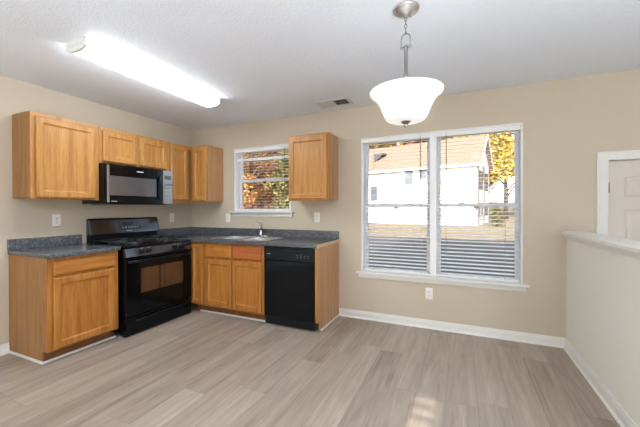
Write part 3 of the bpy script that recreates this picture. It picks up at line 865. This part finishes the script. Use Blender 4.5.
# unseen uplighter floor lamps added to brighten the ceiling
for lx, ly, lab in ((2.7, -4.5, 'unseen nickel uplighter added as fill on the left behind the viewer'), (4.9, -3.4, 'unseen nickel uplighter added as fill at the open end of the half wall')):
    t = thing('fill_floor_lamp', lab, 'lamp', (lx, ly, 0), 'added uplighter floor lamps')
    MB().lathe([(0, 0), (0.15, 0), (0.15, 0.015), (0.03, 0.03), (0, 0.03)], (lx, ly, 0), 28).build('lamp_base', M_nickel, t)
    MB().tube([(lx, ly, 0.02), (lx, ly, 1.03)], 0.012, 10).build('pole', M_nickel, t)
    MB().lathe([(0, 1.02), (0.05, 1.02), (0.13, 1.06), (0.19, 1.12), (0.215, 1.19), (0.21, 1.19), (0.185, 1.125), (0.125, 1.07), (0, 1.03)], (lx, ly, 0), 32).build('bowl', M_nickel, t, smooth=True)
    MB().lathe([(0, 1.15), (0.19, 1.15), (0.19, 1.16), (0, 1.16)], (lx, ly, 0), 32).build('diffuser', M_fill_up, t)

# unseen table lamps added as fill, with side tables to carry them
for lx, ly, lab, lab2 in ((0.95, -4.9, 'unseen white drum lamp added as fill on the left side table', 'left small oak side table added to carry an unseen fill lamp'),
                    (5.2, -4.5, 'unseen white drum lamp added as fill on the right side table', 'right small oak side table added to carry an unseen fill lamp')):
    t = thing('fill_lamp_table', lab2, 'table', (lx, ly, 0), 'added side tables')
    MB().box(lx-0.25, lx+0.25, ly-0.25, ly+0.25, 0.40, 0.43).build('table_top', M_oak_h, t, 0.004)
    for q in (-1, 1):
        for p in (-1, 1): MB().box(lx+q*0.21-0.02, lx+q*0.21+0.02, ly+p*0.21-0.02, ly+p*0.21+0.02, 0, 0.40).build('leg', M_oak, t)
    t = thing('fill_table_lamp', lab, 'lamp', (lx, ly, 0.43), 'added table lamps')
    MB().lathe([(0, 0.43), (0.09, 0.43), (0.09, 0.445), (0.02, 0.46), (0.05, 0.52), (0.02, 0.60), (0.012, 0.64), (0, 0.64)], (lx, ly, 0), 24).build('lamp_base', M_nickel, t, smooth=True)
    MB().lathe([(0, 0.62), (0.23, 0.62), (0.20, 0.95), (0, 0.95)], (lx, ly, 0), 32).build('lamp_shade', M_fill_table if lx > 3 else M_fill_table2, t)

# ceiling register
t = thing('ceiling_vent', 'small grey louvred air register set in the ceiling near the window wall', 'vent', (2.41, -0.26, H))
vx0, vx1, vy0, vy1 = 2.205, 2.605, -0.375, -0.145
b = MB(); zf = H-0.007
for x0, x1, y0, y1 in ((vx0, vx1, vy0, vy0+0.035), (vx0, vx1, vy1-0.035, vy1), (vx0, vx0+0.035, vy0+0.035, vy1-0.035), (vx1-0.035, vx1, vy0+0.035, vy1-0.035), (2.396, 2.416, vy0+0.035, vy1-0.035)):
    b.box(x0, x1, y0, y1, zf, H-0.0005)
b.build('frame', M_ventw, t, 0.002)
MB().box(vx0+0.03, vx1-0.03, vy0+0.03, vy1-0.03, H-0.0012, H-0.0004).build('duct_opening', M_ventd, t)
for xa, xb, sg in ((vx0+0.035, 2.396, 1), (2.416, vx1-0.035, -1)):
    b = MB(); n = 9
    for i in range(n):
        x = xa + (xb-xa)*(i+0.5)/n
        b.hexa([(x-0.004*sg-0.001, vy0+0.035, H-0.0085), (x-0.004*sg+0.001, vy0+0.035, H-0.0085), (x-0.004*sg+0.001, vy1-0.035, H-0.0085), (x-0.004*sg-0.001, vy1-0.035, H-0.0085),
                (x+0.004*sg-0.001, vy0+0.035, H-0.0015), (x+0.004*sg+0.001, vy0+0.035, H-0.0015), (x+0.004*sg+0.001, vy1-0.035, H-0.0015), (x+0.004*sg-0.001, vy1-0.035, H-0.0015)])
    b.build('louvres', M_ventw, t)

# ------------------------------------------------------------------ outdoors
def ground_h(x, y):
    # lawn, rising to a wooded bank on the left
    s = max(0.0, min(1.0, (-4.5 - x - 0.25*(y-10))/14.0)); u = max(0.0, min(1.0, (y-7)/16.0))
    s = s*s*(3-2*s); u = u*u*(3-2*u)
    far = max(0.0, min(1.0, (y-38)/50.0))
    return -0.45 + 2.3*s*u + 2.0*far
M_lawn = mat('dry_lawn', srgb(198, 176, 132), 0.95, spec=0.1)
def lawn(M):
    t, b, N, L = nodes(M)
    tc = N('ShaderNodeTexCoord')
    a = N('ShaderNodeTexNoise'); a.inputs['Scale'].default_value = 1.4; a.inputs['Detail'].default_value = 8; a.inputs['Roughness'].default_value = 0.7
    r = ramp(t, [(0.3, srgb(112, 102, 80)), (0.5, srgb(146, 130, 104)), (0.7, srgb(160, 142, 118))])
    L(tc.outputs['Object'], a.inputs['Vector']); L(a.outputs['Fac'], r.inputs['Fac'])
    # leaf litter on the wooded bank
    sp = N('ShaderNodeSeparateXYZ'); L(tc.outputs['Object'], sp.inputs[0])
    mr = N('ShaderNodeMapRange'); mr.inputs['From Min'].default_value = -4.5; mr.inputs['From Max'].default_value = -6.0
    L(sp.outputs['X'], mr.inputs['Value'])
    r2 = ramp(t, [(0.35, srgb(84, 58, 42)), (0.5, srgb(128, 84, 58)), (0.65, srgb(150, 110, 76))])
    a2 = N('ShaderNodeTexNoise'); a2.inputs['Scale'].default_value = 9; a2.inputs['Detail'].default_value = 6
    L(tc.outputs['Object'], a2.inputs['Vector']); L(a2.outputs['Fac'], r2.inputs['Fac'])
    mx = N('ShaderNodeMix'); mx.data_type = 'RGBA'
    L(mr.outputs['Result'], mx.inputs['Factor']); L(r.outputs['Color'], mx.inputs['A']); L(r2.outputs['Color'], mx.inputs['B'])
    L(mx.outputs['Result'], b.inputs['Base Color'])
lawn(M_lawn)
b = MB(); nx, ny = 70, 70
gx = [-60+120*i/nx for i in range(nx+1)]; gy = [0.16+95*(j/ny)**1.5 for j in range(ny+1)]
for y in gy:
    for x in gx: b.v.append((x, y, ground_h(x, y)))
for j in range(ny):
    for i in range(nx):
        q = j*(nx+1)+i; b.f.append((q, q+1, q+nx+2, q+nx+1))
struct(b.build('ground', M_lawn, smooth=True))

M_near_ground = bump(mat('dark_grey_ground', srgb(84, 82, 80), 0.9, spec=0.2), 30, 0.4, 0.01)
struct(MB().box(-4.2, 14, 0.2, 15.6, -0.6, -0.435).build('near_ground_slab', M_near_ground))  # dark grey slab laid over the near ground
M_siding = mat('white_siding', srgb(226, 224, 220), 0.6)
def sid(M):
    t, b, N, L = nodes(M)
    tc = N('ShaderNodeTexCoord'); sp = N('ShaderNodeSeparateXYZ'); L(tc.outputs['Object'], sp.inputs[0])
    d = N('ShaderNodeMath'); d.operation = 'DIVIDE'; d.inputs[1].default_value = 0.15; L(sp.outputs['Z'], d.inputs[0])
    f = N('ShaderNodeMath'); f.operation = 'FRACT'; L(d.outputs[0], f.inputs[0])
    bu = N('ShaderNodeBump'); bu.inputs['Strength'].default_value = 0.5; bu.inputs['Distance'].default_value = 0.02
    L(f.outputs[0], bu.inputs['Height']); L(bu.outputs['Normal'], b.inputs['Normal'])
sid(M_siding)
M_roof2 = bump(mat('tan_shingle', srgb(132, 112, 98), 0.9, spec=0.1), 10, 0.5, 0.03)
M_dark = mat('dark_shutter', srgb(62, 62, 66), 0.6)
M_hglass = mat('house_window_glass', srgb(96, 104, 112), 0.1, spec=0.8)
M_brick = mat('grey_stone_veneer', srgb(150, 142, 136), 0.9)

# neighbour's house: facade runs along U, depth along V
U = Vector((0.973, -0.230, 0)); V = Vector((0.230, 0.973, 0))
HO = Vector((5.16, 31.7, -0.45))        # its right front corner
HL, HD, HE, HR = 18.0, 6.4, 6.5, 3.0    # length, depth, eave height, ridge rise
hs = thing('neighbour_house', 'white sided two-storey house with tan gable roof seen through the wide window', 'house', tuple(HO))
def hp(a, d, z): return HO - U*a + V*d + Vector((0, 0, z))   # a = metres left of the corner
def hbox(b, a0, a1, d0, d1, z0, z1):
    b.hexa([hp(a0,d0,z0), hp(a1,d0,z0), hp(a1,d1,z0), hp(a0,d1,z0), hp(a0,d0,z1), hp(a1,d0,z1), hp(a1,d1,z1), hp(a0,d1,z1)]); return b
b = MB(); b.prism([(0, -0.4), (HD, -0.4), (HD, HE), (HD/2, HE+HR), (0, HE)], lambda u, v, tt: hp(tt, u, v), 0, HL)
b.build('wall', M_siding, hs)
b = MB(); ov = 0.45; th = 0.18
sl = HR/(HD/2)
b.prism([(-ov, HE-ov*sl), (-ov, HE-ov*sl+th), (HD/2, HE+HR+th), (HD+ov, HE-ov*sl+th), (HD+ov, HE-ov*sl), (HD/2, HE+HR)], lambda u, v, tt: hp(tt, u, v), -0.45, HL+0.45)
b.build('roof', M_roof2, hs)
b = MB(); hbox(b, -0.45, HL+0.45, -ov-0.05, -ov, HE-ov*sl-0.10, HE-ov*sl+th-0.02); b.build('gutter', M_trim, hs)
b = MB(); b.prism([(-ov, HE-ov*sl-0.08), (-ov, HE-ov*sl+th), (HD/2, HE+HR+th), (HD/2, HE+HR-0.08)], lambda u, v, tt: hp(tt, u, v), -0.50, -0.45)
b.prism([(HD+ov, HE-ov*sl-0.08), (HD+ov, HE-ov*sl+th), (HD/2, HE+HR+th), (HD/2, HE+HR-0.08)], lambda u, v, tt: hp(tt, u, v), -0.50, -0.45)
b.build('rake_board', M_trim, hs)
def hwin(a0, a1, z0, z1, shut=False):
    b = MB(); hbox(b, a0, a1, -0.06, 0.02, z0, z1); w_ = b.build('window', M_trim, hs)
    b = MB(); hbox(b, a0+0.08, a1-0.08, -0.075, 0.0, z0+0.08, z1-0.08); b.build('pane', M_hglass, w_)
hwin(6.5, 7.6, 4.4, 6.05); hwin(4.9, 5.9, 4.9, 6.15); hwin(10.9, 12.0, 2.6, 4.5)
# gable end: dark shuttered windows on the right side wall
def ebox(b, d0, d1, z0, z1, o):
    b.hexa([hp(-o, d0, z0), hp(0.02, d0, z0), hp(0.02, d1, z0), hp(-o, d1, z0), hp(-o, d0, z1), hp(0.02, d0, z1), hp(0.02, d1, z1), hp(-o, d1, z1)]); return b
for z0, z1 in ((0.9, 2.3), (3.7, 5.6)):
    for d0 in (1.2, 4.2):
        w_ = ebox(MB(), d0, d0+1.0, z0, z1, 0.06).build('window', M_hglass, hs)
        for q in (d0-0.5, d0+1.02): ebox(MB(), q, q+0.48, z0, z1, 0.05).build('shutter', M_dark, hs)
for d0 in (-0.06, 2.9): ebox(MB(), d0, d0+0.55, -0.3, 6.2, 0.10).build('corner_pillar', M_brick, hs)
b = MB(); b.prism([(0, 0), (1.3, 1.15), (0.0, 1.15)], lambda u, v, tt: hp(11.9-u, 0.9+tt, HE+0.9+v), 0, 0.9)
b.build('roof_wedge', M_dark, hs)  # dark triangular wedge on the front roof slope

# small pale outbuilding farther off on the right
fb = thing('shed', 'pale distant shed at the right edge of the wide window view', 'shed', (14.2, 48.0, ground_h(14.2, 48)))
b = MB(); b.box(11.6, 17.5, 47, 51, ground_h(14.2, 48)-0.5, 3.6); b.build('wall', M_siding, fb)
b = MB(); b.prism([(46.5, 3.5), (51.5, 3.5), (51.5, 3.65), (49, 5.0), (46.5, 3.65)], lambda u, v, tt: (tt, u, v), 11.2, 17.9); b.build('roof', M_roof2, fb)

# trees: a branching trunk and a crown of leaves
def leaf_mat(name, cols):
    M = mat(name, cols[1], 0.7, spec=0.2)
    t, b, N, L = nodes(M)
    g = N('ShaderNodeNewGeometry'); r = ramp(t, [(i/(len(cols)-1), c) for i, c in enumerate(cols)])
    L(g.outputs['Random Per Island'], r.inputs['Fac']); L(r.outputs['Color'], b.inputs['Base Color'])
    b.inputs['Subsurface Weight'].default_value = 0
    return M
L_orange = leaf_mat('orange_leaves', [srgb(98, 60, 36), srgb(155, 96, 49), srgb(170, 119, 68), srgb(122, 75, 45), srgb(180, 145, 91), srgb(90, 82, 45)])
L_gold = leaf_mat('golden_leaves', [srgb(106, 82, 41), srgb(168, 134, 68), srgb(182, 155, 90), srgb(131, 96, 49), srgb(98, 86, 45)])
L_yellow = leaf_mat('yellow_leaves', [srgb(139, 114, 41), srgb(193, 168, 65), srgb(196, 183, 114), srgb(155, 127, 57), srgb(180, 159, 73)])
L_green = leaf_mat('olive_leaves', [srgb(57, 60, 32), srgb(98, 96, 49), srgb(122, 122, 65), srgb(82, 70, 41), srgb(144, 131, 73)])
L_brown = leaf_mat('russet_leaves', [srgb(75, 54, 39), srgb(116, 80, 59), srgb(145, 103, 80), srgb(91, 72, 47), srgb(168, 134, 106)])
M_bark = bump(mat('bark', srgb(92, 76, 64), 0.9), 20, 0.5, 0.02)
def tree(name, label, cat, x, y, h, rad, lm, n=2200, leaf=0.16, low=0.12, seed=0, group='autumn trees outside the windows'):
    rnd = random.Random(seed)
    z0 = ground_h(x, y)
    t = thing(name, label, cat, (x, y, z0), group)
    b = MB(); stems = []
    b.tube([(x, y, z0-0.1), (x+rnd.uniform(-.1,.1), y, z0+h*0.35), (x+rnd.uniform(-.2,.2), y+rnd.uniform(-.2,.2), z0+h*0.85)], [0.035*h**0.8, 0.025*h**0.8, 0.008*h**0.8], 8)
    for i in range(9):
        a = rnd.uniform(0, 2*PI); zb = z0+h*(0.2+0.5*i/9)
        e = (x+math.cos(a)*rad*0.75, y+math.sin(a)*rad*0.75, zb+h*0.16)
        b.tube([(x, y, zb), ((x+e[0])/2, (y+e[1])/2, zb+h*0.10), e], [0.014*h**0.8, 0.009*h**0.8, 0.004*h**0.8], 6)
    b.build('trunk', M_bark, t, smooth=True)
    cl = []
    for i in range(26):
        u = low + (1-low)*(i+0.5)/26
        rr = rad*math.sin(min(1, (u-low)/(1-low)*0.9+0.14)*PI)**0.6
        a = rnd.uniform(0, 2*PI); q = rnd.uniform(0.25, 0.85)
        cl.append((x+math.cos(a)*rr*q, y+math.sin(a)*rr*q, z0+h*u, rad*rnd.uniform(0.30, 0.48)))
    b = MB()
    for i in range(n):
        cx, cy, cz_, cr = rnd.choice(cl)
        d = Vector((rnd.gauss(0,1), rnd.gauss(0,1), rnd.gauss(0,1))).normalized()*cr*rnd.uniform(0.3, 1.0)
        p = Vector((cx, cy, cz_))+d
        if p.z < z0+0.15: continue
        e1 = Vector((rnd.gauss(0,1), rnd.gauss(0,1), rnd.gauss(0,1))).normalized(); e2 = e1.orthogonal().normalized()
        s = leaf*rnd.uniform(0.7, 1.3); k = len(b.v)
        b.v += [tuple(p-e1*s), tuple(p+e2*s*0.55), tuple(p+e1*s), tuple(p-e2*s*0.55)]
        b.f.append((k, k+1, k+2, k+3))
    b.build('foliage', lm, t)
    return t
V2 = 'seen through the sink window'
GT = 'autumn trees outside the windows'
for a in (
    ('orange and russet tree nearest the glass on the left, '+V2, -7.2, 11.2, 6.4, 1.35, L_orange, 4600, 0.095, 0.03, 1),
    ('olive tree nearest the glass on the right, '+V2, -4.7, 11.4, 6.4, 1.25, L_green, 4600, 0.095, 0.03, 3),
    ('russet brown tree standing between the orange and olive trees, '+V2, -8.0, 15.4, 6.8, 1.7, L_brown, 4600, 0.11, 0.03, 2),
    ('golden brown tree behind the orange tree on the left, '+V2, -11.7, 15.0, 7.4, 1.6, L_gold, 4600, 0.11, 0.03, 4),
    ('tall yellow-green tree behind the russet tree, '+V2, -10.2, 20.4, 10.0, 2.3, L_yellow, 4600, 0.16, 0.03, 5),
    ('tall olive tree far back on the left, '+V2, -15.6, 20.4, 10.0, 2.3, L_green, 4600, 0.16, 0.03, 6),
    ('wide olive tree farthest back in the middle, '+V2, -14.6, 27.5, 12.0, 3.2, L_green, 4200, 0.36, 0.03, 10),
    ('wide golden tree farthest back on the left, '+V2, -21.8, 27.0, 12.0, 3.2, L_gold, 4200, 0.36, 0.03, 11),
    ('farthest olive tree, in the gap between the back trees, '+V2, -23.2, 35.0, 13.0, 3.6, L_green, 4200, 0.40, 0.02, 21),
    ('brown-gold tree behind the left end of the tan roof', -11.0, 47.0, 16.5, 4.4, L_gold, 3600, 0.50, 0.2, 7),
    ('russet tree behind the tan roof, second from its left end', -2.0, 49.0, 16.5, 4.2, L_brown, 3600, 0.50, 0.2, 13),
    ('tall gold tree behind the tan roof, between the brown-gold and russet trees', -7.8, 56.0, 19.0, 4.1, L_gold, 3800, 0.50, 0.2, 22),
    ('olive tree behind the tan roof, between the russet and yellow-green trees', 2.4, 64.0, 21.0, 4.2, L_green, 3800, 0.52, 0.2, 23),
    ('yellow-green tree behind the middle of the tan roof', 6.2, 55.0, 18.5, 4.2, L_yellow, 3600, 0.50, 0.2, 8),
    ('bright yellow tree just right of the tan gable roof', 8.9, 42.6, 14.0, 3.0, L_yellow, 4200, 0.30, 0.42, 9),
    ('golden tree at the right edge of the wide window view', 14.6, 55.0, 19.0, 4.2, L_gold, 3600, 0.50, 0.3, 14)):
    tree('autumn_tree', a[0], 'tree', *a[1:], group=GT)
tree('garden_bush', 'small olive green bush beside the right corner of the white house', 'bush', 6.7, 30.0, 2.1, 0.6, L_green, 1200, 0.11, 0.05, 12, None)
